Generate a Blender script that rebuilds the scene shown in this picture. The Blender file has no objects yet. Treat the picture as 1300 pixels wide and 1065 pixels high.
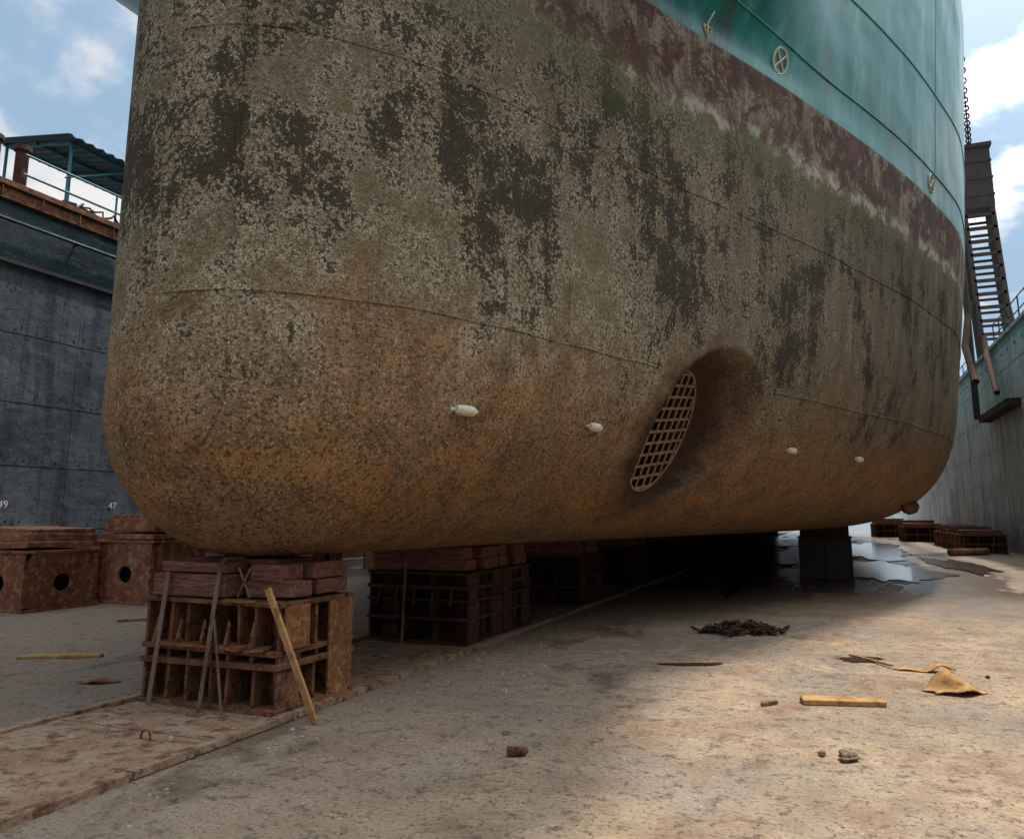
import bpy, math, random
import numpy as np
from mathutils import Vector, Matrix, Euler
random.seed(7); rng=np.random.default_rng(7)
scene=bpy.context.scene
scene.view_settings.view_transform='Standard'
scene.view_settings.look='None'
scene.view_settings.exposure=0

# ------------------------------------------------------------ node helpers
class NT:
    def __init__(s,nt): s.nt=nt; s.n=nt.nodes; s.l=nt.links
    def node(s,t,**k):
        n=s.n.new(t)
        for a,b in k.items(): setattr(n,a,b)
        return n
    def put(s,sock,v):
        if isinstance(v,bpy.types.NodeSocket): s.l.new(v,sock)
        elif isinstance(v,(tuple,list)):
            v=list(v)
            if len(sock.default_value)==4 and len(v)==3: v=v+[1]
            sock.default_value=v
        else: sock.default_value=v
    def math(s,op,a,b=0.0,c=None,clamp=False):
        n=s.node('ShaderNodeMath',operation=op,use_clamp=clamp)
        s.put(n.inputs[0],a); s.put(n.inputs[1],b)
        if c is not None: s.put(n.inputs[2],c)
        return n.outputs[0]
    def mix(s,a,b,f,blend='MIX'):
        n=s.node('ShaderNodeMix',data_type='RGBA',blend_type=blend)
        s.put(n.inputs[0],f); s.put(n.inputs[6],a); s.put(n.inputs[7],b)
        return n.outputs[2]
    def coords(s,kind='Object'):
        return s.node('ShaderNodeTexCoord').outputs[kind]
    def scale(s,v,sc):
        n=s.node('ShaderNodeVectorMath',operation='MULTIPLY')
        s.put(n.inputs[0],v); n.inputs[1].default_value=sc
        return n.outputs[0]
    def noise(s,v,sc,det=4,rough=.6,dist=0.0):
        n=s.node('ShaderNodeTexNoise')
        s.put(n.inputs['Vector'],v); n.inputs['Scale'].default_value=sc
        n.inputs['Detail'].default_value=det; n.inputs['Roughness'].default_value=rough
        n.inputs['Distortion'].default_value=dist
        return n.outputs['Fac']
    def vor(s,v,sc):
        n=s.node('ShaderNodeTexVoronoi',feature='F1')
        s.put(n.inputs['Vector'],v); n.inputs['Scale'].default_value=sc
        return n.outputs['Distance'],s.sep(n.outputs['Color'])
    def mr(s,v,a,b,c=0.0,d=1.0,smooth=False):
        n=s.node('ShaderNodeMapRange')
        if smooth: n.interpolation_type='SMOOTHSTEP'
        s.put(n.inputs[0],v)
        for i,x in enumerate((a,b,c,d)): n.inputs[i+1].default_value=x
        return n.outputs[0]
    def sep(s,v):
        n=s.node('ShaderNodeSeparateXYZ'); s.put(n.inputs[0],v); return n.outputs
    def bump(s,h,strength,dist):
        n=s.node('ShaderNodeBump'); s.put(n.inputs['Height'],h)
        s.put(n.inputs['Strength'],strength); n.inputs['Distance'].default_value=dist
        return n.outputs[0]

def newmat(name):
    m=bpy.data.materials.new(name); m.use_nodes=True
    t=NT(m.node_tree); t.b=t.n['Principled BSDF']; t.m=m
    return t
def finish(t,col,rough=.8,bump=None,metal=0.0,spec=None):
    t.put(t.b.inputs['Base Color'],col); t.put(t.b.inputs['Roughness'],rough)
    t.put(t.b.inputs['Metallic'],metal)
    if spec is not None: t.put(t.b.inputs['Specular IOR Level'],spec)
    if bump is not None: t.l.new(bump,t.b.inputs['Normal'])
    return t.m

def generic(name,c1,c2,c3,sc=3.0,rough=.85,bs=.6,bd=.01,fine=60,stretch=(1,1,1)):
    t=newmat(name); P=t.scale(t.coords(),stretch)
    n1=t.noise(P,sc,5,.68)
    a=t.mr(n1,.38,.62)
    b=t.mr(t.noise(P,sc*3.1,4,.7),.5,.62)
    f=t.noise(P,fine,2,.7)
    c=t.mix(t.mix(c1,c2,a),c3,b)
    c=t.mix(c,(0.015,.011,.009),t.mr(f,.52,.75,0,.6))
    h=t.math('ADD',t.noise(P,sc*6,2,.7),t.math('MULTIPLY',f,.4))
    return finish(t,c,rough,t.bump(h,bs,bd),spec=.3)
M={}
M['rust']=generic('rusty_steel',(.15,.06,.032),(.27,.115,.045),(.065,.03,.02),4,.85,.9,.02)
M['rustdark']=generic('dark_rusty_steel',(.06,.029,.019),(.11,.05,.027),(.032,.018,.013),4,.85,.9,.02)
M['rustorange']=generic('orange_rust',(.27,.115,.037),(.18,.07,.03),(.38,.19,.07),5,.85,.8,.015)
M['grate']=generic('grate_rust',(.30,.175,.10),(.40,.27,.17),(.17,.085,.045),5,.85,.6,.01)
M['tower']=generic('weathered_tower_steel',(.050,.042,.040),(.085,.062,.052),(.11,.06,.04),3,.75,.5,.01)
M['rustpale']=generic('faded_red_steel',(.33,.125,.062),(.20,.07,.037),(.44,.24,.14),2.2,.8,.6,.015)
M['timber']=generic('red_timber',(.20,.072,.048),(.30,.15,.105),(.09,.04,.03),3,.85,.8,.01,80,(.6,3,6))
M['wood']=generic('bare_wood',(.42,.22,.075),(.50,.29,.11),(.27,.14,.05),3,.8,.5,.006,80,(1,1,1))
M['woodold']=generic('weathered_wood',(.18,.12,.08),(.25,.17,.12),(.10,.065,.045),3,.85,.5,.006,90,(1,1,.3))
M['cream']=generic('zinc_anode',(.72,.65,.50),(.60,.50,.34),(.78,.74,.62),7,.7,.5,.01)
M['darksteel']=generic('dark_painted_steel',(.035,.035,.04),(.055,.052,.052),(.08,.045,.032),3,.6,.4,.01)
M['bluerail']=generic('teal_painted_rail',(.04,.19,.24),(.05,.24,.30),(.10,.12,.11),5,.5,.2,.004)
M['blueroof']=generic('blue_roof_sheet',(.035,.12,.18),(.05,.16,.23),(.09,.11,.11),2,.5,.2,.004)
M['white']=generic('white_paint',(.75,.75,.73),(.65,.65,.62),(.45,.43,.4),5,.7,.2,.002)
M['chip']=generic('shell_debris',(.44,.35,.24),(.28,.19,.12),(.58,.51,.40),9,.8,.3,.004)
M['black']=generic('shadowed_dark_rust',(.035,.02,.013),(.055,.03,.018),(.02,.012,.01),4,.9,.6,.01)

# ------------------------------------------------------------ mesh builder
class MB:
    def __init__(s): s.v=[]; s.f=[]
    def add(s,vs,fs):
        o=len(s.v); s.v+= [tuple(x) for x in vs]; s.f+=[tuple(i+o for i in f) for f in fs]
    def box(s,x0,x1,y0,y1,z0,z1,M4=None):
        vs=[Vector(p) for p in ((x0,y0,z0),(x1,y0,z0),(x1,y1,z0),(x0,y1,z0),(x0,y0,z1),(x1,y0,z1),(x1,y1,z1),(x0,y1,z1))]
        if M4 is not None: vs=[M4@p for p in vs]
        s.add(vs,[(0,3,2,1),(4,5,6,7),(0,1,5,4),(1,2,6,5),(2,3,7,6),(3,0,4,7)])
    def jbox(s,x0,x1,y0,y1,z0,z1,j=.006,r=.01):
        c=Vector(((x0+x1)/2,(y0+y1)/2,(z0+z1)/2)); h=Vector(((x1-x0)/2,(y1-y0)/2,(z1-z0)/2))
        R=Matrix.Translation(c)@Euler([random.uniform(-r,r) for _ in range(3)]).to_matrix().to_4x4()
        h=Vector([a+random.uniform(-j,j)*.5 for a in h])
        s.box(-h.x,h.x,-h.y,h.y,-h.z,h.z,R)
    def beam(s,p,q,w,d,up=(0,0,1)):
        p=Vector(p);q=Vector(q); z=(q-p); L=z.length; z.normalize()
        x=Vector(up).cross(z)
        if x.length<1e-3: x=Vector((1,0,0)).cross(z)
        x.normalize(); y=z.cross(x)
        R=Matrix((x,y,z)).transposed().to_4x4(); R.translation=p
        s.box(-w/2,w/2,-d/2,d/2,0,L,R)
    def tube(s,pts,r,n=8,closed=False,cap=True):
        pts=[Vector(p) for p in pts]; m=len(pts); vs=[]; prev=None
        for i,p in enumerate(pts):
            if closed: t=pts[(i+1)%m]-pts[i-1]
            else: t=pts[min(i+1,m-1)]-pts[max(i-1,0)]
            t.normalize()
            if prev is None:
                a=Vector((0,0,1)) if abs(t.z)<.9 else Vector((1,0,0))
                x=a.cross(t).normalized()
            else:
                x=(prev-t*prev.dot(t)).normalized()
            prev=x; y=t.cross(x)
            rr=r[i] if hasattr(r,'__len__') else r
            for k in range(n):
                an=2*math.pi*k/n; vs.append(p+x*math.cos(an)*rr+y*math.sin(an)*rr)
        fs=[]
        for i in range(m if closed else m-1):
            for k in range(n):
                a=i*n+k;b=i*n+(k+1)%n; j=(i+1)%m
                fs.append((a,b,j*n+(k+1)%n,j*n+k))
        if not closed and cap:
            fs.append(tuple(range(n-1,-1,-1))); fs.append(tuple((m-1)*n+k for k in range(n)))
        s.add(vs,fs)
    def obj(s,name,mat,parent=None,bevel=0,smooth=False,loc=(0,0,0)):
        me=bpy.data.meshes.new(name); me.from_pydata(s.v,[],s.f); me.update()
        ob=bpy.data.objects.new(name,me); scene.collection.objects.link(ob)
        for m in (mat if isinstance(mat,list) else [mat]): me.materials.append(m)
        if smooth: me.polygons.foreach_set('use_smooth',[True]*len(me.polygons))
        if bevel:
            b=ob.modifiers.new('bev','BEVEL'); b.width=bevel; b.segments=2; b.limit_method='ANGLE'
        if parent: ob.parent=parent
        ob.location=loc
        return ob
def empty(name):
    e=bpy.data.objects.new(name,None); scene.collection.objects.link(e); return e

# ------------------------------------------------------------ hull form
XC=-4.95; YS=4.48; ZK=1.23
def pchip(xs,ys):
    xs=np.array(xs,float); ys=np.array(ys,float); h=np.diff(xs); d=np.diff(ys)/h
    m=np.zeros(len(xs)); m[0]=d[0]; m[-1]=d[-1]
    for i in range(1,len(xs)-1):
        if d[i-1]*d[i]<=0: m[i]=0
        else:
            w1=2*h[i]+h[i-1]; w2=h[i]+2*h[i-1]; m[i]=(w1+w2)/(w1/d[i-1]+w2/d[i])
    def f(x):
        x=np.clip(np.asarray(x,float),xs[0],xs[-1]); i=np.clip(np.searchsorted(xs,x)-1,0,len(xs)-2)
        t=(x-xs[i])/h[i]
        return (2*t**3-3*t**2+1)*ys[i]+(t**3-2*t**2+t)*h[i]*m[i]+(-2*t**3+3*t**2)*ys[i+1]+(t**3-t**2)*h[i]*m[i+1]
    return f
_ss=[0,.56,1.4,4.25,7.2,12.7,15.5,20,26,60,72,78]
wq=pchip([math.sqrt(a) for a in _ss],[0,1.15,1.8,3.2,4.8,7.3,8.2,8.8,8.95,8.95,7.0,4.5])
b0f=pchip([0,1.4,5.4,8.6,12.8,21.5,35,60,78],[0,.1,.85,1.6,2.4,3.6,4.3,4.2,.6])
def sst(x,a,b):
    t=np.clip((x-a)/(b-a),0,1); return t*t*(3-2*t)
def zbot(s):
    c=np.clip(1-s/1.4,0,1); z=2.6-1.37*np.sqrt(np.clip(1-c*c,0,1))
    return z+sst(s,62,78)*3.5
def h1f(s): return 2.6+2.1*sst(s,0.0,6.0)+sst(s,62,78)*1.8
def nf(s): return 2.0+1.1*sst(s,5,15)
def W(s,h):
    s=np.asarray(s,float); h=np.asarray(h,float)
    wm=wq(np.sqrt(s)); b=np.minimum(b0f(s),wm); zb=zbot(s); h1=h1f(s); n=nf(s)
    xi=np.clip((h1-h)/np.maximum(h1-zb,1e-6),0,1)
    wf=np.clip(1-xi**n,0,1)**(1/n)
    w=b+(wm-b)*wf
    k=np.where(h<8,.13,.075)*sst(s,0,13)
    w=w+ (h-8)*k*wf
    w=w+ 1.25*np.minimum(np.maximum(h-8.25,0)**1.15,2.4)*sst(s,.6,3.0)*(1-sst(s,3.2,8.8))
    return np.maximum(w,0)
def Yof(s,h):
    return YS+s-.52*np.maximum(h-8.4,0)**1.05*np.exp(-s/8)
# thruster recess
TY,TZ,TR=10.40,2.74,.81
def W0(y,h): return float(W(y-YS,h))
TYF=TY-TR
SH=(W0(TY,TZ+.6)-W0(TY,TZ-.6))/1.2*.75
SYH=(W0(TY+.6,TZ)-W0(TY-.6,TZ))/1.2
SY=SYH-.29
WF=W0(TYF,TZ)-.20
def plane(y,h): return WF+SY*(y-TYF)+SH*(h-TZ)
def Wt(s,h,Y):
    w=W(s,h)
    dy=(Y-TY); dz=(h-TZ)
    r=np.sqrt(dy**2+dz**2)
    an=np.arctan2(dz,dy)
    outer=TR+.08+.26*(.5+.5*np.cos(an-.2))
    m=1-sst(r,TR+.03,outer)
    p=plane(Y,h)
    w2=w*(1-m)+np.minimum(w,p)*m
    # slightly swollen lip round the opening
    lip=.035*np.exp(-((r-outer-.05)/.07)**2)
    w2=w2+lip
    deep=1-sst(r,TR-.03,TR-.005)
    w2=w2-deep*1.5
    return np.where(r<2.2,w2,w)
TOP=14.0
def build_hull(parent,mat):
    s=list(np.linspace(0,1,46)[:-1]**2*2.4)
    s+=list(np.arange(2.4,TYF-.3-YS,.1))
    s+=list(np.arange(s[-1]+.06,TY+TR+.7-YS,.018))
    s+=list(np.arange(s[-1]+.1,20,.2)); s+=list(np.arange(20.5,78.1,1.2))+[78]
    s=np.array(s); nc=len(s)
    th=np.linspace(0,math.pi/2,120)
    up=np.linspace(0,1,22)[1:]
    H=np.zeros((nc,120+len(up)+50))
    n=nf(s)[:,None]; h1=h1f(s)[:,None]; zb=zbot(s)[:,None]
    H[:,:120]=h1-(h1-zb)*np.cos(th)[None,:]**(2/n)
    H[:,120:120+len(up)]=h1+(8-h1)*up[None,:]
    H[:,120+len(up):]=8+(TOP-8)*np.linspace(0,1,51)[1:][None,:]
    H[0,:120]=2.6
    S=np.repeat(s[:,None],H.shape[1],1)
    Y=Yof(S,H); w=Wt(S,H,Y); w[0,:]=0
    nr=H.shape[1]
    vs=np.concatenate([np.stack([XC+w,Y,H],-1).reshape(-1,3),np.stack([XC-w,Y,H],-1).reshape(-1,3)])
    N=nc*nr
    i,j=np.meshgrid(np.arange(nc-1),np.arange(nr-1),indexing='ij'); a=(i*nr+j).ravel(); b=((i+1)*nr+j).ravel()
    F=np.concatenate([np.stack([a,b,b+1,a+1],-1),np.stack([a+N,a+1+N,b+1+N,b+N],-1)])
    k=np.arange(nc-1); bt=np.stack([k*nr,k*nr+N,(k+1)*nr+N,(k+1)*nr],-1)
    tp=np.stack([k*nr+nr-1,(k+1)*nr+nr-1,(k+1)*nr+nr-1+N,k*nr+nr-1+N],-1)
    jj=np.arange(nr-1); q=(nc-1)*nr+jj; st=np.stack([q,q+N,q+N+1,q+1],-1)
    F=np.concatenate([F,bt,tp,st])
    me=bpy.data.meshes.new('hull'); me.from_pydata(vs.tolist(),[],F.tolist()); me.update()
    import bmesh
    bm=bmesh.new(); bm.from_mesh(me); bmesh.ops.remove_doubles(bm,verts=bm.verts,dist=.0004)
    bmesh.ops.recalc_face_normals(bm,faces=bm.faces); bm.to_mesh(me); bm.free()
    me.polygons.foreach_set('use_smooth',[True]*len(me.polygons))
    me.materials.append(mat)
    ob=bpy.data.objects.new('hull',me); scene.collection.objects.link(ob); ob.parent=parent
    return ob

def hull_material():
    t=newmat('fouled_ship_hull'); P=t.coords(); x,y,z=t.sep(P)
    big=t.noise(t.scale(P,(1,1,.85)),.62,5,.62,.3)
    streak=t.noise(t.scale(P,(2.2,2.2,.30)),1.3,4,.7)
    mid=t.noise(P,2.9,6,.78)
    fine=t.noise(P,26,3,.8)
    v1,vc=t.vor(P,58)
    m5=t.math('SUBTRACT',mid,.5)
    base=t.mix((.26,.205,.12),(.56,.465,.31),t.mr(mid,.36,.62))
    base=t.mix(base,(.72,.63,.46),t.mr(vc[0],.70,1.0,0,.6))
    base=t.mix(base,(.08,.06,.036),t.mr(fine,.50,.61,0,.78))
    base=t.mix(base,(.06,.044,.026),t.mr(v1,.40,.66,0,.55))
    base=t.mix(base,(.16,.130,.07),t.mr(t.math('ADD',big,m5),.36,.50,.55,0))
    aft=t.mr(y,8.5,15)
    base=t.mix(base,(.145,.108,.066),t.math('MULTIPLY',aft,t.mr(streak,.32,.58,.35,.9)))
    hz=t.mr(z,2.9,4.9,-.15,.0,True)
    hz2=t.mr(z,6.3,7.2,0,-.07,True)
    hy=t.mr(y,11,17,0,-.03)
    d=t.math('ADD',big,t.math('MULTIPLY',t.math('SUBTRACT',streak,.5),.62))
    d=t.math('ADD',d,t.math('MULTIPLY',m5,1.35))
    d=t.math('ADD',d,t.math('MULTIPLY',t.math('SUBTRACT',fine,.5),1.15))
    d=t.math('ADD',t.math('ADD',d,hz),t.math('ADD',hz2,hy))
    dm=t.mr(d,.465,.555,0,1)
    dark=t.mix((.018,.016,.011),(.066,.053,.031),t.mr(fine,.4,.62))
    col=t.mix(base,dark,t.math('MULTIPLY',dm,.93))
    # rust towards the keel
    zr=t.math('ADD',z,t.math('MULTIPLY',m5,3.0))
    zr=t.math('ADD',zr,t.math('MULTIPLY',t.math('SUBTRACT',big,.5),3.0))
    rm=t.mr(zr,3.8,2.1,0,.93,True)
    rb=t.noise(P,1.25,5,.72,.5)
    rust=t.mix((.18,.105,.052),(.36,.215,.105),t.mr(mid,.36,.6))
    rust=t.mix(rust,(.48,.225,.06),t.mr(rb,.48,.65,0,.72))
    rust=t.mix(rust,(.045,.027,.017),t.mr(fine,.49,.61,0,.80))
    rust=t.mix(rust,(.62,.46,.28),t.mr(vc[0],.86,1.0,0,.6))
    col=t.mix(col,rust,rm)
    # corroded thruster recess; the dark ring paints in the shade of the hollow
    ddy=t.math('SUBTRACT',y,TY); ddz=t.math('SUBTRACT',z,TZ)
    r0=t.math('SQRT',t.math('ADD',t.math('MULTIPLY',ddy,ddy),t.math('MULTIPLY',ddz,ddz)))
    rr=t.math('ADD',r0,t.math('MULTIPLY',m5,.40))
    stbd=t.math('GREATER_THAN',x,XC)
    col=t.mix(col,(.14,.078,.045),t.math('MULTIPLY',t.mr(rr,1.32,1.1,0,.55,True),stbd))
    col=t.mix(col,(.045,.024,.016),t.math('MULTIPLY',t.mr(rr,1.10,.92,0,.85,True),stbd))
    col=t.mix(col,(.012,.009,.007),t.math('MULTIPLY',t.mr(r0,TR+.0,TR-.02,0,1),stbd))  # tunnel mouth painted near-black to stand for its inner shade
    # boot topping
    zz=t.math('ADD',z,t.math('MULTIPLY',m5,1.0))
    red=t.mix((.115,.056,.045),(.22,.12,.092),t.mr(mid,.42,.6))
    red=t.mix(red,(.40,.33,.235),t.mr(t.math('ADD',rb,t.math('MULTIPLY',m5,.5)),.48,.56,0,.8))
    red=t.mix(red,(.045,.033,.026),t.mr(fine,.48,.60,0,.7))
    red=t.mix(red,(.085,.06,.042),t.mr(streak,.44,.58,0,.7))
    col=t.mix(col,red,t.mr(zz,6.84,7.0))
    g=t.math('MULTIPLY',t.mr(zz,6.0,6.85,0,1,True),t.mr(zz,7.2,6.85,0,1,True))
    col=t.mix(col,(.11,.125,.04),t.math('MULTIPLY',g,t.mr(big,.35,.6,.1,.65)))
    edge=t.math('MULTIPLY',t.mr(zz,6.80,6.9),t.mr(zz,7.1,6.97))
    col=t.mix(col,(.58,.52,.41),t.math('MULTIPLY',edge,t.mr(rb,.45,.55,0,.65)))
    # topsides
    tm=t.mr(t.math('ADD',z,t.math('MULTIPLY',t.math('SUBTRACT',fine,.5),.06)),7.99,8.01)
    teal=t.mix((.006,.135,.112),(.012,.23,.195),t.mr(streak,.35,.65))
    ts=t.math('ADD',streak,t.math('MULTIPLY',m5,.6))
    teal=t.mix(teal,(.18,.30,.25),t.mr(ts,.58,.72,0,.5))
    teal=t.mix(teal,(.08,.045,.03),t.math('MULTIPLY',t.mr(z,9.4,8.0),t.mr(ts,.44,.28,0,.85)))
    col=t.mix(col,teal,tm)
    foul=t.mr(z,7.0,6.6,.18,1); foul=t.math('MULTIPLY',foul,t.mr(z,8.05,7.95,.12,1))
    hgt=t.math('ADD',t.math('MULTIPLY',t.math('SUBTRACT',1.0,v1),.5),t.math('MULTIPLY',fine,1.2))
    hgt=t.math('MULTIPLY',hgt,foul)
    b1=t.node('ShaderNodeBump'); t.put(b1.inputs['Height'],hgt); b1.inputs['Strength'].default_value=.85; b1.inputs['Distance'].default_value=.02
    wav=t.noise(P,.9,1,.4)
    b2=t.node('ShaderNodeBump'); t.put(b2.inputs['Height'],wav); b2.inputs['Strength'].default_value=.6; b2.inputs['Distance'].default_value=.14
    t.l.new(b1.outputs[0],b2.inputs['Normal'])
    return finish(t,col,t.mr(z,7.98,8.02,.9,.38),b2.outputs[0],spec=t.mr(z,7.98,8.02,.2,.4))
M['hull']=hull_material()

ship=empty('ship')
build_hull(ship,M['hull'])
def HP(y,h,off=0.0,side=1):
    w=float(W(max(y-YS,0),h)); return Vector((XC+side*(w+off),y,h))
def HN(y,h):
    e=.05; a=HP(y+e,h)-HP(y-e,h); b=HP(y,h+e)-HP(y,h-e)
    return a.cross(b).normalized()
def hull_s(s,h,off=0):
    w=float(W(s,h)); return Vector((XC+w+off,float(Yof(np.array(s),np.array(h))),h))
mb=MB()
for h in (3.38,5.72):
    ss=np.concatenate([np.linspace(0.02,1.5,30)**1.5,np.arange(2.0,30,.25)])
    keep=[s for s in ss if not (h<4 and abs(YS+s-TY)<1.15)]
    seg=[s for s in keep if YS+s<TY]; seg2=[s for s in keep if YS+s>TY]
    for q in (seg,seg2): mb.tube([hull_s(s,h+.012*math.sin(s*1.7)+.006*math.sin(s*6.1),-.003) for s in q],.014,6)
for h in (8.62,10.3):
    ss=np.arange(5.0,34,.25); mb.tube([hull_s(s,h) for s in ss],.020,6)
def vseam(s,h0,h1,r=.014):
    mb.tube([hull_s(s+.01*math.sin(h*5),h) for h in np.linspace(h0,h1,60)],r,6)
vseam(.16,2.1,8.3,.018)
for s,a,b in ((3.0,3.38,5.7),(9.3,3.38,5.7),(12.5,5.72,8.4),(13.2,3.4,5.7),(12.9,8.3,13.8),(20,8.1,13.8)):
    vseam(s,a,b,.007)
pts=[]
for k in range(30):
    z0=2.1-(2.1-1.24)*k/29
    c=math.sqrt(max(0,1-((2.6-z0)/1.37)**2)); s0=1.4*(1-c)
    s1=s0+.10+.12*k/29; pts.append(hull_s(s1,max(z0+.02,float(zbot(np.array(s1)))+.004),.0))
mb.tube(pts,.018,6)
mb.obj('weld_seams',M['hull'],ship,smooth=True)

mb=MB()
for y,h in ((6.25,2.55),(8.35,2.6),(12.9,2.63),(15.2,2.62)):
    p=HP(y,h); n=HN(y,h); tdir=(HP(y+.1,h)-HP(y-.1,h)).normalized()
    L=.11; pts=[];rr=[]
    for k in range(9):
        u=-1+2*k/8; pts.append(p+n*.035+tdir*u*L); rr.append(.05*(1-abs(u)**6*.3))
    mb.tube(pts,rr,10)
    mb.beam(p+n*.02-tdir*.17,p+n*.02+tdir*.17,.03,.012,up=n)
mb.obj('zinc_anodes',M['cream'],ship,smooth=False,bevel=.006)

# thruster grate
mb=MB()
def gp(dy,dz,off=0): 
    y=TY+dy; z=TZ+dz; return Vector((XC+plane(y,z)+off-.01,y,z))
gn=(gp(1,0)-gp(0,0)).cross(gp(0,1)-gp(0,0)).normalized()
ang=math.radians(7); ca,sa=math.cos(ang),math.sin(ang)
RR=TR-.02
for k in range(-6,7):
    o=k*.150
    if abs(o)<RR-.03:
        L=math.sqrt(RR*RR-o*o)
        a=(-L*ca-o*sa,-L*sa+o*ca); b=(L*ca-o*sa,L*sa+o*ca)
        mb.beam(gp(*a)+gn*.010,gp(*b)+gn*.010,.036,.016,up=gn)
    o=k*.215
    if abs(o)<RR-.03:
        L=math.sqrt(RR*RR-o*o)
        a=(o*ca-(-L)*sa, o*sa+(-L)*ca); b=(o*ca-L*sa,o*sa+L*ca)
        mb.beam(gp(*a),gp(*b),.044,.016,up=gn)
ring=[gp((TR-.01)*math.cos(u),(TR-.01)*math.sin(u),.005) for u in np.linspace(0,2*math.pi,49)[:-1]]
mb.tube(ring,.018,8,closed=True)
mb.obj('thruster_grate',M['grate'],ship,bevel=.003)

mb=MB()
for y,h,r in ((11.35,8.36,.19),(17.1,8.36,.19)):
    c=HP(y,h); n=HN(y,h); t1=(HP(y+.1,h)-HP(y-.1,h)).normalized(); t2=n.cross(t1)
    mb.tube([c+n*.012+t1*r*math.cos(u)+t2*r*math.sin(u) for u in np.linspace(0,2*math.pi,33)[:-1]],.02,6,closed=True)
    for q in (.785,2.356):
        mb.tube([c+n*.012+(t1*math.cos(q)+t2*math.sin(q))*r,c+n*.012-(t1*math.cos(q)+t2*math.sin(q))*r],.016,6)
y0=9.85
mb.tube([HP(y0,8.1,.012),HP(y0,8.25,.012),HP(y0,8.40,.012)],.014,6)
mb.tube([HP(y0-.08,8.2,.012),HP(y0,8.04,.012),HP(y0+.08,8.2,.012),HP(y0-.08,8.2,.012)],.014,6)
mb.obj('welded_hull_marks',M['cream'],ship)
mb=MB()
pts=[];ra=[]
for k in range(12):
    y=20.5+k*.55; pts.append(HP(y,1.85,.05)); ra.append(.05+.16*min(1,k/3))
mb.tube(pts,ra,8)
mb.obj('bilge_keel',M['rust'],ship,smooth=True)

# ------------------------------------------------------------ dock floor
def floor_material():
    t=newmat('dock_floor_steel'); P=t.coords(); x,y,z=t.sep(P)
    big=t.noise(P,.38,5,.62,.4); mid=t.noise(P,1.7,6,.76); fine=t.noise(P,30,3,.78); sml=t.noise(P,7.5,5,.76)
    c=t.mix((.27,.19,.115),(.43,.32,.205),t.mr(mid,.38,.62))
    c=t.mix(c,(.25,.205,.16),t.mr(big,.45,.58,0,.8))
    c=t.mix(c,(.23,.125,.065),t.mr(t.noise(P,.95,5,.76,.6),.52,.64,0,.7))
    side=t.mr(x,-1.0,-4.5)
    c=t.mix(c,(.225,.170,.125),t.math('MULTIPLY',side,t.mr(mid,.3,.6,.25,.8)))
    c=t.mix(c,(.095,.064,.043),t.mr(sml,.52,.63,0,.8))
    c=t.mix(c,(.07,.046,.033),t.mr(fine,.53,.64,0,.68))
    fl,fc=t.vor(P,30)
    fm=t.math('MULTIPLY',t.mr(fl,.26,.16),t.mr(fc[1],.74,.82))
    c=t.mix(c,(.52,.44,.32),t.math('MULTIPLY',fm,t.mr(mid,.43,.56)))
    wn=t.noise(t.scale(P,(1,.6,1)),.55,5,.7,.3)
    wet=t.mr(wn,.55,.62,0,.8)
    far=t.mr(y,12,19,.0,1.0)
    wet2=t.math('MULTIPLY',far,t.mr(t.noise(t.scale(P,(1,.3,1)),.55,5,.68),.38,.46))
    wet=t.math('MAXIMUM',wet,t.math('MULTIPLY',wet2,t.mr(x,5.4,4.0)))
    c=t.mix(c,t.mix(c,(.06,.042,.03),.60),wet)
    h=t.math('ADD',t.math('MULTIPLY',mid,1.5),t.math('ADD',t.math('MULTIPLY',sml,.5),t.math('MULTIPLY',fine,.25)))
    return finish(t,c,t.mr(wet,0,1,.85,.24),t.bump(h,t.mr(wet,0,1,.75,.12),.03),spec=.38)
M['floor']=floor_material()
mb=MB(); mb.box(-17.6,7.7,-20,92,-.6,0); mb.obj('dock_floor',M['floor'])
mb=MB()
mb.box(-5.72,-4.12,-10,5.0,.004,.034)
for k in range(60):
    y=-9+k*1.6; L=1.58
    for a,b in ((-5.78,-5.70),(-4.14,-4.06)):
        mb.jbox(a,b,y,y+L,.003,.055+random.uniform(-.01,.008),.012,.004)
mb.box(-5.70,-4.14,5.0,90,.004,.02)
for yy in (4.55,1.8): mb.box(-5.7,-4.14,yy,yy+.03,.02,.042)
mb.obj('keel_track_plate',generic('track_plate_rust',(.27,.165,.095),(.35,.25,.165),(.14,.068,.036),2.5,.85,.8,.025,34))
mb=MB(); c=Vector((-4.62,4.4,.03))
mb.tube([c+Vector((.045*math.cos(u),0,.05*math.sin(u)+.02)) for u in np.linspace(-.3,math.pi+.3,14)],.009,6)
mb.obj('lifting_eye',M['rust'],smooth=True)

t=newmat('harbour_water'); P=t.coords()
t.b.inputs['IOR'].default_value=1.33
M['water']=finish(t,(.03,.06,.065),.12,t.bump(t.noise(P,1.2,3,.6),.5,.1))
mb=MB(); mb.box(-3000,3000,-3000,3000,-3,-2.5); mb.obj('water',M['water'])
M['hill']=generic('distant_hills_green',(.10,.14,.15),(.13,.17,.18),(.08,.11,.11),.02,.9,.1,.1,1)
mb=MB(); n=120; vs=[];fs=[]
for i in range(n):
    x=-1500+3000*i/(n-1); hh=18+14*math.sin(i*.21)+9*math.sin(i*.57+1)+random.uniform(-2,2)
    vs+= [(x,1400,-2.6),(x,1400+60,max(4,hh)),(x,1700,-2.6)]
for i in range(n-1):
    a=i*3; fs+=[(a,a+3,a+4,a+1),(a+1,a+4,a+5,a+2)]
mb.add(vs,fs); mb.obj('hills',M['hill'],smooth=True)

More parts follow.
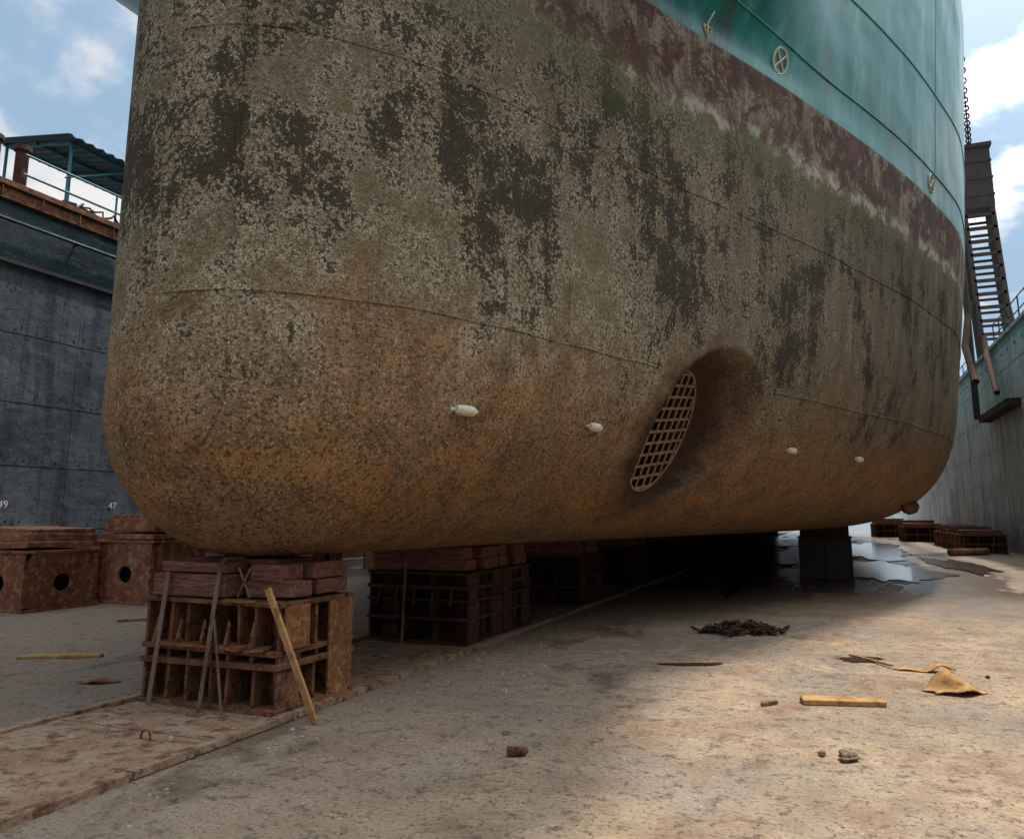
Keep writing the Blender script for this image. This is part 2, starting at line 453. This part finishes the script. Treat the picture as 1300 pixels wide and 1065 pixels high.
# ------------------------------------------------------------ dock walls
def wall_material(name,c1,c2,streakc,zsplit=None,rustc=(.13,.05,.025),ra=.55,scuff=(.16,.17,.18)):
    t=newmat(name); P=t.coords(); x,y,z=t.sep(P)
    st=t.noise(t.scale(P,(1,1.6,.16)),1.5,5,.76); big=t.noise(P,.5,3,.6); fine=t.noise(P,18,2,.7); mid=t.noise(P,3,5,.76)
    c=t.mix(c1,c2,t.mr(big,.38,.62)); c=t.mix(c,streakc,t.mr(st,.46,.60,0,.85))
    if zsplit: c=t.mix(c,(.012,.032,.036),t.mr(z,zsplit-.02,zsplit+.02,0,.85))
    sc=t.noise(t.scale(P,(1,.5,2.2)),2.4,4,.8)
    c=t.mix(c,scuff,t.mr(sc,.58,.66,0,.45))
    pits=t.mr(t.noise(P,5.5,4,.85),.60,.65)
    c=t.mix(c,(.015,.013,.013),t.math('MULTIPLY',pits,.85))
    rz=t.mr(z,1.6,.1,0,.35)
    rm=t.mr(t.math('ADD',mid,rz),.58,.70,0,.8)
    c=t.mix(c,rustc,t.math('MULTIPLY',rm,ra*1.4))
    h=t.math('ADD',t.math('MULTIPLY',big,4),t.math('ADD',mid,t.math('MULTIPLY',fine,.2)))
    return finish(t,c,t.mr(big,.4,.6,.45,.65),t.bump(h,.6,.045),spec=.35)
M['wl']=wall_material('dark_dock_wall_paint',(.058,.072,.094),(.092,.112,.135),(.036,.045,.058),7.4)
M['wr']=wall_material('grey_dock_wall_paint',(.50,.51,.53),(.64,.64,.65),(.30,.29,.28),None,(.30,.19,.13),.45,(.68,.68,.68))
WX0,WX1,WH=-17.3,7.36,9.2
e=empty('dock_wall')
mb=MB(); mb.box(WX0-4,WX0,-20,92,-.5,WH); mb.obj('wall_plating',M['wl'],e)
mb=MB()
for z in (1.3,2.75,4.2,5.8): mb.box(WX0,WX0+.007,-20,92,z,z+.025)
for k in range(38):
    mb.box(WX0,WX0+.006,-19.6+k*3,-19.58+k*3,0,7.38)
mb.tube([(WX0+.16,-20,8.35),(WX0+.16,92,8.35)],.045,8)
for k in range(56): mb.box(WX0,WX0+.15,-19+k*2,-18.95+k*2,8.32,8.37)
for k in range(420):
    y=random.uniform(6,20); z=random.choice((1.45,2.9,4.35,5.95,6.9))+random.uniform(-.1,.1)
    mb.box(WX0,WX0+.012,y,y+.03,z,z+.03)
mb.obj('weld_lines',M['wl'],e)
mb=MB(); mb.box(WX0,WX0+.10,-20,92,7.38,7.46); mb.obj('ledge',M['darksteel'],e)
mb=MB(); mb.box(WX0-.1,WX0+.14,-20,92,WH-.04,WH+.10); mb.box(WX0-.02,WX0+.08,-20,92,WH-.34,WH-.06)
mb.box(WX0-4,WX0-.1,-20,92,WH+.002,WH+.05)
for k in range(112): mb.box(WX0+.08,WX0+.13,-20+k,-19.97+k,WH-.3,WH-.05)
mb.obj('rusty_coping',M['rust'],e,bevel=.01)
def text(body,y,z):
    cu=bpy.data.curves.new('t','FONT'); cu.body=body; cu.size=.24; cu.extrude=.002; cu.align_x='CENTER'
    o=bpy.data.objects.new('frame_number_'+body,cu); scene.collection.objects.link(o); cu.materials.append(M['white'])
    o.rotation_euler=(math.radians(90),0,math.radians(90)); o.location=(WX0+.02,y,z); o.parent=e
for b,y in (('51',9.0),('49',11.9),('47',14.8),('45',17.7)): text(b,y,1.78)
e=empty('dock_wall')
mb=MB(); mb.box(WX1,WX1+4,-20,92,-.5,WH); mb.obj('wall_plating',M['wr'],e)
mb=MB()
for z in (1.5,3.1,4.7,6.3,7.9): mb.box(WX1-.012,WX1,-20,92,z,z+.03)
for k in range(38): mb.box(WX1-.010,WX1,-19.6+k*3,-19.57+k*3,0,9.1)
mb.box(WX1-.12,WX1+.1,-20,92,WH-.05,WH+.08)
mb.obj('weld_lines',M['wr'],e)
mb=MB()
for k in range(60):
    y=10+k*1.3; mb.tube([(WX1-.03,y,8.55),(WX1-.0,y,8.55)],.05,8)
mb.obj('scuppers',M['darksteel'],e)

def railing(name,x,y0,y1,z,mat,h=1.05,step=1.5,rails=(1.05,.55)):
    mb=MB(); n=int((y1-y0)/step)
    for k in range(n+1): mb.tube([(x,y0+k*step,z),(x,y0+k*step,z+h)],.03,6)
    for r in rails: mb.tube([(x,y0,z+r),(x,y0+n*step,z+r)],.028,6)
    return mb.obj(name,mat)
railing('railing',WX0-.35,12.9,30,WH+.05,M['bluerail'])
railing('railing',WX1+.2,24,41,WH+.05,M['darksteel'],1.15,1.3,(1.15,.6))
railing('railing',WX1+.35,48,80,WH+.05,M['darksteel'])

e=empty('canopy_shelter')
mb=MB()
X0,X1c,Y0,Y1=-20.3,-17.75,12.9,18.6
for x in (X0,X1c):
    for y in (Y0+.1,Y0+2,Y0+3.9,Y1-.1):
        mb.tube([(x,y,WH),(x,y,WH+(2.05 if x==X1c else 2.45))],.04,8)
for y in (Y0+.1,Y0+2,Y0+3.9,Y1-.1): mb.beam((X0,y,WH+2.4),(X1c,y,WH+2.0),.06,.08)
for x,z in ((X0,2.42),(X1c,2.02),((X0+X1c)/2,2.22)): mb.beam((x,Y0,WH+z),(x,Y1,WH+z),.06,.08)
for z in (.55,1.05): mb.tube([(X1c+.2,Y0-1.2,WH+z),(X1c+.2,Y1,WH+z)],.03,6)
mb.tube([(X1c,Y0,WH+1.0),(X1c,Y0+2,WH+2.0)],.02,6)
mb.obj('frame',M['bluerail'],e)
mb=MB(); nx=60
vs=[];fs=[]
for k in range(nx+1):
    y=Y0-.25+(Y1-Y0+.5)*k/nx; o=.035*math.sin(k*math.pi/1.5)
    vs+=[(X0-.25,y,WH+2.52+o),(X1c+.3,y,WH+2.06+o)]
for k in range(nx): fs.append((2*k,2*k+1,2*k+3,2*k+2))
mb.add(vs,fs); r=mb.obj('corrugated_roof',M['blueroof'],e)
so=r.modifiers.new('s','SOLIDIFY'); so.thickness=.02
mb=MB()
for k in range(9):
    y=Y0+.5+k*.6+random.uniform(-.1,.1); mb.jbox(-18.9,-18.3,y,y+.4,WH+.06,WH+.35+random.random()*.5,.05,.1)
mb.obj('stored_gear',M['darksteel'],e,bevel=.02)
mb=MB()
for y in (11.05,11.75):
    mb.tube([(-17.75,y,WH+.05),(-17.75,y,WH+1.15),(-17.75,y,WH+1.18),(-17.75,y,WH+1.3)],[.15,.15,.2,.2],16)
mb.box(-18.05,-17.45,10.7,12.1,WH+.05,WH+.12)
mb.obj('mooring_bollard',M['rustdark'],smooth=False,bevel=.01)
mb=MB()
for k in range(16):
    y=13+random.random()*4.5; pts=[(-17.55+random.uniform(-.2,.1),y+u*.9,WH+.12+.35*math.sin(u*3.14)*random.uniform(.4,1)) for u in np.linspace(0,1,8)]
    mb.tube(pts,.03,6)
mb.obj('hose_heap',M['darksteel'],smooth=True)

# ------------------------------------------------------------ ladder tower
e=empty('ladder_tower')
tx,ty=7.85,43.5; zb=WH
mb=MB()
mb.jbox(tx-.75,tx+.75,ty-.7,ty+.7,zb+7.7,zb+11.0,0,0)
mb.box(tx-.85,tx+.85,ty-.8,ty+.8,zb+10.9,zb+11.1)
for z in (8.3,9.2,10.1): mb.box(tx-.79,tx+.79,ty-.74,ty+.74,zb+z,zb+z+.08)
for dx in (-.65,.65):
    for dy in (-.6,.6): mb.beam((tx+dx*1.0+.25,ty+dy,zb),(tx+dx*.95,ty+dy,zb+7.8),.26,.2)
for k in range(11):
    z=zb+.5+k*.68; ox=.25*(1-k/11)
    mb.beam((tx-.65+ox,ty-.62,z),(tx+.65+ox,ty-.62,z),.22,.14)
    mb.beam((tx-.65+ox,ty+.6,z),(tx+.65+ox,ty+.6,z),.12,.12)
mb.beam((tx+1.3,ty,zb),(tx+.5,ty,zb+6),.2,.2)
mb.beam((tx-1.0,ty-.8,zb-3),(tx-.85,ty-.3,zb+9.2),.26,.26)
mb.obj('lattice_frame',M['tower'],e)
mb=MB()
mb.tube([(tx-.7,ty,zb+3),(tx-1.4,ty-2,zb+.4),(tx-1.6,ty-5,zb-1.8)],.16,8)
mb.tube([(tx-.4,ty-1,zb+1),(tx-.9,ty-4,zb-.6),(tx-1.2,ty-7,zb-2.6)],.12,8)
mb.box(WX1-.5,WX1,ty-7.5,ty-1,zb-3.2,zb-2.9)
mb.obj('support_pipes',M['rustdark'],e,smooth=False)
def link(mb,c,R,a=.09,b=.055,r=.018,n=14,m=6):
    pts=[]
    for k in range(n):
        u=2*math.pi*k/n; pts.append(c+R@Vector((a*math.cos(u),b*math.sin(u),0)))
    mb.tube(pts,r,m,closed=True)
mb=MB()
A=Vector((tx,ty,zb+11.1)); B=Vector((tx-1.0,ty-6,zb+13.2)); nn=26
for k in range(nn):
    u=k/(nn-1); p=A.lerp(B,u)+Vector((0,0,-.8*math.sin(math.pi*u)*.6))
    d=(B-A).normalized(); q=d.to_track_quat('X','Z').to_matrix(); R=q@Euler((math.pi/2*(k%2),0,0)).to_matrix()
    link(mb,p,R,.2,.11,.04,10,5)
mb.obj('chain',M['rustdark'],e)

# ------------------------------------------------------------ keel blocks
def grillage(mb,core,x0,x1,y0,y1,z0,z1,tiers,nx,ny,t=.028,d=.30):
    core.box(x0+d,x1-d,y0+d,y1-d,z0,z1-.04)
    hs=[z0+(z1-z0)*a for a in tiers]
    for z in hs: mb.jbox(x0-.02,x1+.02,y0-.02,y1+.02,z-t*.6,z+t*.6,.01,.010)
    for a,b in zip(hs[:-1],hs[1:]):
        for k in range(nx+1):
            x=x0+.015+(x1-x0-.03)*k/nx+(random.uniform(-.06,.06) if 0<k<nx else 0)
            for (p,q) in ((y0+random.uniform(0,.02),y0+d+.005),(y1-d-.005,y1)):
                mb.jbox(x-t*.5,x+t*.5,p,q,a+t*.6,b-t*.6,.004,.045)
        for k in range(1,ny):
            y=y0+(y1-y0)*k/ny+random.uniform(-.03,.03)
            for (p,q) in ((x0+.01,x0+d+.005),(x1-d-.005,x1-random.uniform(0,.015))):
                mb.jbox(p,q,y-t*.5,y+t*.5,a+t*.6,b-t*.6,.004,.02)
def keel_block(y0,y1,detail=True,mat='rust'):
    e=empty('keel_block'); x0,x1=-5.66,-4.22
    mb=MB(); core=MB()
    grillage(mb,core,x0,x1,y0,y1,.02,.88,(0.015,.42,.55,1.0) if detail else (0.02,.36,.62,.8,1.0),6 if detail else 3,4,.034)
    for k in range(5):
        x=x0+.16+k*.26
        zb_=.50; mb.add([(x,y0-.025,zb_),(x+.03,y0-.025,zb_),(x+.03,y0-.025,zb_+.22),(x,y0-.025,zb_+.26),(x,y0-.09,zb_),(x+.03,y0-.09,zb_)],[(0,1,2,3),(0,3,4),(1,5,2),(0,4,5,1),(3,2,5,4)])
    mb.obj('steel_grillage',M[mat],e,bevel=.006)
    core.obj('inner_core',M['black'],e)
    mb=MB()
    zz=.915
    if detail:
        mb.jbox(x0+.05,x0+.86,y0+.0,y0+.30,zz,zz+.19,.01,.01)
        mb.jbox(x0+.10,x0+.84,y0+.03,y0+.30,zz+.197,zz+.295,.01,.008)
    else:
        mb.jbox(x0+.05,x1-.05,y0+.02,y0+.33,zz,zz+.14,.02,.01); mb.jbox(x0+.02,x1-.1,y0+.03,y0+.32,zz+.145,zz+.28,.02,.01)
    mb.jbox(x0+.06,x1-.3,y0+.34,y1-.05,zz,zz+.16,.01,.006)
    mb.jbox(x0+.10,x1-.34,y0+.36,y1-.08,zz+.165,ZK-.01,.01,.004)
    if detail:
        mb.jbox(x1-.50,x1-.04,y0+.17,y0+.48,zz,zz+.13,.01,.03)
        mb.jbox(x1-.46,x1-.12,y0+.16,y0+.45,zz+.135,zz+.27,.01,.035)
    mb.jbox(x1-.28,x1-.04,y0+.55,y1-.02,zz,zz+.13,.01,.01)
    mb.jbox(x1-.30,x1-.06,y0+.53,y1-.04,zz+.135,zz+.28,.01,.01)
    mb.obj('timber_cap',M['timber'],e,bevel=.012)
    return e,x0,x1
e,x0,x1=keel_block(5.3,6.34)
mb=MB()
mb.jbox(x1+.02,x1+.04,5.34,5.66,.52,.86,0,.01); mb.jbox(x1+.02,x1+.04,5.95,6.3,.06,.86,0,.01)
mb.add([(x1+.03,5.9,.02),(x1+.22,6.05,.02),(x1+.05,6.1,.28)],[(0,1,2)])
for k in range(7):
    xx=x0+.1+random.random()*1.1; mb.jbox(xx,xx+random.uniform(.1,.3),5.22,5.4,.515,.525+random.random()*.015,0,.08)
mb.jbox(x0+.9,x0+1.2,5.2,5.3,.90,.91,0,.1)
mb.obj('side_plates',M['rustorange'],e)
mb=MB()
mb.beam((x0+.20,5.20,.02),(x0+.27,5.25,1.12),.045,.012,up=(0,1,0))
mb.beam((x0+.77,5.18,.02),(x0+.83,5.26,1.16),.04,.012,up=(0,1,0))
mb.beam((x0+1.03,5.16,.02),(x0+.84,5.22,.75),.018,.012,up=(0,1,0))
mb.tube([(x0+.83,5.25,1.16),(x0+.80,5.35,1.24),(x0+.8,5.6,1.235)],.012,6)
mb.beam((x0+1.0,5.30,.93),(x0+1.12,5.30,1.17),.012,.012); mb.beam((x0+1.13,5.30,.93),(x0+1.0,5.30,1.17),.012,.012)
mb.obj('tie_strips',M['woodold'],e)
mb=MB(); mb.beam((-3.82,5.30,.0),(-4.27,5.20,1.02),.055,.03,up=(0,1,0)); mb.obj('leaning_plank',M['wood'],bevel=.004)
e,a,b=keel_block(8.9,9.95,False,'rustdark')
mb=MB(); mb.beam((a+.55,8.82,.02),(a+.56,8.87,1.1),.03,.02,up=(0,1,0)); mb.obj('tie_strip',M['woodold'],e)
keel_block(10.0,11.0,False,'rustdark')
for k in range(14): keel_block(13.6+k*4.2,14.9+k*4.2,False,'rustdark')

def bilge_block(x,y,w=1.25,d=1.2):
    e=empty('bilge_block'); ztop=float(1.42)
    mb=MB(); mb.box(x-w/2,x+w/2,y-d/2,y+d/2,.0,1.05)
    for z in (.0,1.03): mb.box(x-w/2-.04,x+w/2+.04,y-d/2-.04,y+d/2+.04,z+.004,z+.04)
    for k in range(3): mb.box(x-w/2+k*w/2-.015,x-w/2+k*w/2+.015,y-d/2-.035,y-d/2+.0,.05,1.02)
    mb.obj('steel_box',M['darksteel'],e,bevel=.01)
    mb=MB(); mb.jbox(x-w/2+.03,x+w/2-.03,y-d/2+.05,y+d/2-.05,1.08,ztop,0,.0); mb.obj('timber_pad',M['rustdark'],e,bevel=.01)
for y in (22.5,34,46,58): bilge_block(-.2,y); bilge_block(-9.7,y)

def side_block(x0,x1,y0,y1,h,mat=M['rustpale']):
    e=empty('side_block'); mb=MB()
    hb=h*.68
    def plate_hole(axis,c0,c1,fixed,z0,z1,r):
        cx=(c0+c1)/2; cz=(z0+z1)/2-.05; n=32; vs=[];
        for k in range(n):
            u=2*math.pi*(k+.5)/n; dx,dz=math.cos(u),math.sin(u)
            sc=min(((c1-c0)/2)/max(abs(dx),1e-6),((z1-cz) if dz>0 else (cz-z0))/max(abs(dz),1e-6))
            o=(cx+dx*sc,cz+dz*sc); i=(cx+dx*r,cz+dz*r*.9)
            for p in (o,i):
                vs.append((p[0],fixed,p[1]) if axis=='x' else (fixed,p[0],p[1]))
            vs.append((i[0],fixed+.05,i[1]) if axis=='x' else (fixed-.05,i[0],i[1]))
        fs=[]
        for k in range(n):
            a=3*k;b=3*((k+1)%n); fs.append((a,b,b+1,a+1)); fs.append((a+1,b+1,b+2,a+2))
        mb.add(vs,fs)
    plate_hole('x',x0,x1,y0,.05,hb,.17); plate_hole('y',y0,y1,x1,.05,hb,.17)
    mb.box(x0-.001,x0+.05,y0+.01,y1,.0,hb); mb.box(x0,x1-.01,y1-.05,y1,.0,hb)
    mb.box(x0-.04,x1+.04,y0-.04,y1+.04,hb+.001,hb+.05); mb.box(x0-.04,x1+.04,y0-.04,y1+.04,.0,.045)
    for x in (x0+.01,x1-.04): mb.box(x,x+.03,y0-.035,y0-.001,.05,hb)
    mb.obj('steel_box',mat,e,bevel=.008)
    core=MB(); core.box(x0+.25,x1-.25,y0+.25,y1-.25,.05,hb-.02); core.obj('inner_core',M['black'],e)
    mb=MB(); z=hb+.06
    for k,th in enumerate((.13,.11,.10,.10)):
        if z+th>h+.03: break
        o=.03*k
        mb.jbox(x0+o,x1-o,y0+o,y1-o,z,z+th,.04,.03); z+=th+.012
    mb.obj('timber_layers',M['rustpale'],e,bevel=.012)
side_block(-14.0,-12.6,9.2,10.6,1.42)
side_block(-12.95,-11.6,10.9,12.2,1.62)
side_block(-14.6,-13.35,12.3,13.7,1.55)
side_block(-14.3,-12.9,6.2,7.6,1.42)
for y in (16.5,21,26,31): side_block(-13.6,-12.2,y,y+1.3,1.5)
def grill_row(y0,y1,x0=5.3,x1=6.9,h=1.1):
    e=empty('side_block'); mb=MB(); core=MB()
    n=int((y1-y0)/1.3)
    for k in range(n):
        a=y0+k*(y1-y0)/n; grillage(mb,core,x0,x1,a+.08,a+(y1-y0)/n-.08,.0,h*.7,(0.02,.5,1.0),3,3,.05)
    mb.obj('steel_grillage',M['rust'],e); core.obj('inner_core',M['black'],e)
    mb=MB()
    for k in range(n):
        a=y0+k*(y1-y0)/n; mb.jbox(x0+.1,x1-.1,a+.12,a+(y1-y0)/n-.15,h*.72,h*random.uniform(.85,1.05),.02,.02)
    mb.obj('timber_cap',M['timber'],e)
grill_row(39,50); grill_row(55,60,4.2,6.4,1.3); grill_row(66,72,3,5.2,1.4)
mb=MB(); mb.tube([(4.4,36.5,.15),(5.9,37.6,.15)],.15,12); mb.tube([(6.3,30,.12),(6.9,34,.12)],.1,10)
mb.obj('steel_pipes',M['rustpale'],smooth=True)
mb=MB()
for k in range(6): mb.jbox(6.3+random.uniform(-.2,.3),6.9+random.uniform(-.1,.2),24.5+k*.9,25.2+k*.9,.0,.25+random.random()*.25,.03,.1)
mb.obj('scrap_pile',M['rust'],bevel=.02)

# ------------------------------------------------------------ things lying on the floor
mb=MB()
for k in range(70):
    u=random.random()*2*math.pi; rr=math.sqrt(random.random())
    if k>54: rr*=1.35
    c=Vector((-1.27,11.4,.03))+Vector((.9256*.5*rr*math.cos(u)-.3786*.27*rr*math.sin(u),.3786*.5*rr*math.cos(u)+.9256*.27*rr*math.sin(u),max(0,1-rr)*.13*random.random()))
    R=Euler((random.uniform(-.7,.7),random.uniform(-.7,.7),random.uniform(0,6.28))).to_matrix()
    link(mb,c+Vector((0,0,.025)),R,.075,.045,.017)
mb.obj('chain_pile',M['rustdark'],smooth=True)
def plank(name,c,L,w,t,ang,mat,z=0,tilt=0):
    mb=MB(); R=Matrix.Translation((c[0],c[1],z+t/2+.003+abs(math.sin(tilt))*L/2))@Euler((0,tilt,ang)).to_matrix().to_4x4()
    mb.box(-L/2,L/2,-w/2,w*.18,-t/2,t/2,R); mb.box(-L/2+.03,L/2-.05,w*.182,w/2,-t/2+.002,t/2-.003,R)
    return mb.obj(name,mat,bevel=.004)
plank('wood_plank',(-.02,7.6),.68,.22,.04,.27,M['wood'])
def sheet(name,c,L,w,ang,fn,mat,th=.006,n=14):
    mb=MB(); vs=[];fs=[]
    for i in range(n+1):
        for j in range(n+1):
            u=i/n;v=j/n; wv=w*(.35+.65*math.sin(math.pi*min(1,u*.8+.12)))
            p=Matrix.Rotation(ang,3,'Z')@Vector(((u-.5)*L+.03*math.sin(v*7),(v-.5)*wv+.02*math.sin(u*9),0))
            vs.append((c[0]+p.x,c[1]+p.y,.012+max(0,fn(u,v))))
    for i in range(n):
        for j in range(n):
            a=i*(n+1)+j; fs.append((a,a+n+1,a+n+2,a+1))
    mb.add(vs,fs); o=mb.obj(name,mat,smooth=True); m=o.modifiers.new('s','SOLIDIFY'); m.thickness=th
    return o
sheet('folded_sheet',(.95,8.45),.48,.38,.38,lambda u,v:.19*max(0,1-abs(u-.5)/.42)*(.3+.7*v)+.012*math.sin(u*11+v*5),M['wood'])
sheet('scrap_sheet',(.80,9.45),.55,.16,.15,lambda u,v:.06*math.exp(-((u-.75)/.2)**2)+.01*math.sin(u*9),M['wood'])
mb=MB(); mb.beam((.10,10.15,.01),(.50,9.5,.03),.03,.02); mb.obj('wood_stick',M['wood'])
sheet('scrap_sheet',(-6.7,5.75),.36,.14,.5,lambda u,v:.03*math.exp(-((u-.5)/.2)**2),M['rustorange'])
plank('wood_plank',(-9.8,9.7),1.6,.12,.04,1.0,M['wood']); plank('wood_plank',(-8.3,6.6),.9,.16,.03,.5,M['wood'])
plank('wood_plank',(1.9,9.9),.25,.05,.03,2.4,M['woodold']); plank('wood_plank',(-.6,7.3),.18,.05,.03,.9,M['woodold'])
mb=MB(); R=Matrix.Rotation(.5,3,'Z')
mb.tube([Vector((-2.07,5.15,.035))+R@Vector((x,0,0)) for x in (-.07,-.066,.03,.05,.07,.075)],[.02,.032,.032,.03,.018,.016],14)
mb.obj('metal_can',M['rust'],smooth=True)
def rock(name,c,r,mat,sq=.6):
    import bmesh
    bm=bmesh.new(); bmesh.ops.create_icosphere(bm,subdivisions=3,radius=r)
    for v in bm.verts:
        d=v.co.normalized(); k=1+.22*math.sin(d.x*4+r*50)+.16*math.sin(d.y*6+1)+.1*math.sin(d.z*9+2); v.co*=k; v.co.z*=sq
    me=bpy.data.meshes.new(name); bm.to_mesh(me); bm.free(); me.materials.append(mat)
    o=bpy.data.objects.new(name,me); scene.collection.objects.link(o); o.location=(c[0],c[1],r*sq*.7)
rock('rock',(.0,5.9),.06,M['woodold']); rock('rock',(-.16,5.95),.03,M['woodold']); rock('rock',(-2.35,5.6),.02,M['rustorange'])
rock('rock',(1.35,9.3),.025,M['rustdark'])

N=16000
xy=np.stack([rng.uniform(-9,5,N),2.5+rng.uniform(0,1,N)**1.5*17],-1)
cl=rng.random(N)<.35
xy[cl]=np.stack([-3.95+np.abs(rng.normal(0,.7,cl.sum())),rng.uniform(3,14,cl.sum())],-1)
cen=np.stack([rng.uniform(-8,4,80),rng.uniform(3,18,80)],-1)
dmin=np.min(np.hypot(xy[:,None,0]-cen[None,:,0],xy[:,None,1]-cen[None,:,1]),1)
xy=xy[rng.random(N)<np.exp(-(dmin/.5)**2)*.8+.2]
vs=[];fs=[]
for x,y in xy:
    if -5.8<x<-4.1 and 5.25<y<6.4: continue
    r=rng.uniform(.003,.012)*(2.6 if rng.random()<.05 else 1); a=rng.uniform(0,6.28); h=r*rng.uniform(.3,.9); z0=.002
    if -5.72<x<-4.1 and y<5: z0=.036
    o=len(vs)
    for q in range(4):
        rr=r*rng.uniform(.6,1.3); vs.append((x+rr*math.cos(a+q*1.57),y+rr*math.sin(a+q*1.57),z0))
    vs.append((x+r*.2,y,z0+h)); fs+=[(o,o+1,o+4),(o+1,o+2,o+4),(o+2,o+3,o+4),(o+3,o,o+4)]
mb=MB(); mb.v=vs; mb.f=fs; mb.obj('shell_debris',M['chip'])

t=newmat('puddle_water'); M['puddle']=finish(t,(.07,.05,.035),.12,t.bump(t.noise(t.coords(),5,2,.5),.14,.01))
PZ=[.004]
def puddle(c,a,b,ang,seed):
    PZ[0]+=.004; z=PZ[0]
    mb=MB(); r=random.Random(seed); n=128; ph=[r.uniform(0,6.28) for _ in range(6)]; vs=[(c[0],c[1],z)]
    for k in range(n):
        u=2*math.pi*k/n; q=1+.18*math.sin(2*u+ph[0])+.13*math.sin(3*u+ph[1])+.10*math.sin(5*u+ph[2])+.07*math.sin(9*u+ph[3])+.06*math.sin(14*u+ph[4])+.04*math.sin(23*u+ph[5])
        p=Matrix.Rotation(ang,2)@Vector((a*q*math.cos(u),b*q*math.sin(u))); vs.append((c[0]+p.x,c[1]+p.y,z))
    mb.add(vs,[(0,k+1,(k+1)%n+1) for k in range(n)]); mb.obj('puddle',M['puddle'])
puddle((-1.5,8.9),.30,.10,.35,1); puddle((.2,9.9),.24,.16,.3,2)
puddle((1.0,26),1.5,5.0,.02,3); puddle((-2.3,22),.25,5,.03,5); puddle((1.6,42),1.9,8,0,6); puddle((3.7,29.5),.6,4.5,.05,7)

# ------------------------------------------------------------ world / sun / camera
sd=Vector((.22,.36,1)).normalized()   # direction towards the sun
elev=math.asin(sd.z); az=math.atan2(sd.x,sd.y)
w=bpy.data.worlds.new('World'); scene.world=w; w.use_nodes=True
t=NT(w.node_tree); bg=t.n['Background']
sky=t.node('ShaderNodeTexSky',sky_type='NISHITA'); sky.sun_disc=False; sky.sun_elevation=elev; sky.sun_rotation=az
sky.air_density=1.0; sky.dust_density=2.0; sky.ozone_density=1.5
G=t.coords('Generated'); gx,gy,gz=t.sep(G)
den=t.math('ADD',t.math('MAXIMUM',gz,0.0),.22)
cb=t.node('ShaderNodeCombineXYZ'); t.put(cb.inputs[0],t.math('DIVIDE',gx,den)); t.put(cb.inputs[1],t.math('DIVIDE',gy,den))
cn=t.noise(cb.outputs[0],3.3,5,.55,.2)
cm=t.mr(cn,.44,.58,.15,.95,True)
cc=t.mix((4.3,4.8,5.5),(6.2,5.95,5.8),t.mr(cn,.48,.62))
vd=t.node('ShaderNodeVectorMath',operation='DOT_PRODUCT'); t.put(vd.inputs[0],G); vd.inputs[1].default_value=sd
glow=t.mr(vd.outputs['Value'],.58,1.0,1.0,8.0,True)   # cloud boosted around the out-of-view sun, added as fill light
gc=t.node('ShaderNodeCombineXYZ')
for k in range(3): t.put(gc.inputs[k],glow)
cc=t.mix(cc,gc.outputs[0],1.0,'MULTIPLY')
base=t.mix(sky.outputs[0],(2.0,3.3,4.6),.76)
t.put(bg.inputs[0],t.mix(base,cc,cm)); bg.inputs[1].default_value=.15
su=bpy.data.lights.new('sun','SUN'); su.energy=4.0; su.angle=math.radians(3.5); su.color=(1,.93,.83)
so=bpy.data.objects.new('sun',su); scene.collection.objects.link(so)
so.rotation_euler=sd.to_track_quat('Z','Y').to_euler()

cam=bpy.data.cameras.new('camera'); co=bpy.data.objects.new('camera',cam); scene.collection.objects.link(co)
cam.sensor_fit='HORIZONTAL'; cam.sensor_width=36; cam.lens=36*976/1300; cam.shift_y=-45/1300
cam.clip_end=6000; cam.clip_start=.05
co.location=(0,0,1.6)
co.rotation_euler=Euler((math.radians(90+9.74),0,math.radians(22.25)),'XYZ')
scene.camera=co
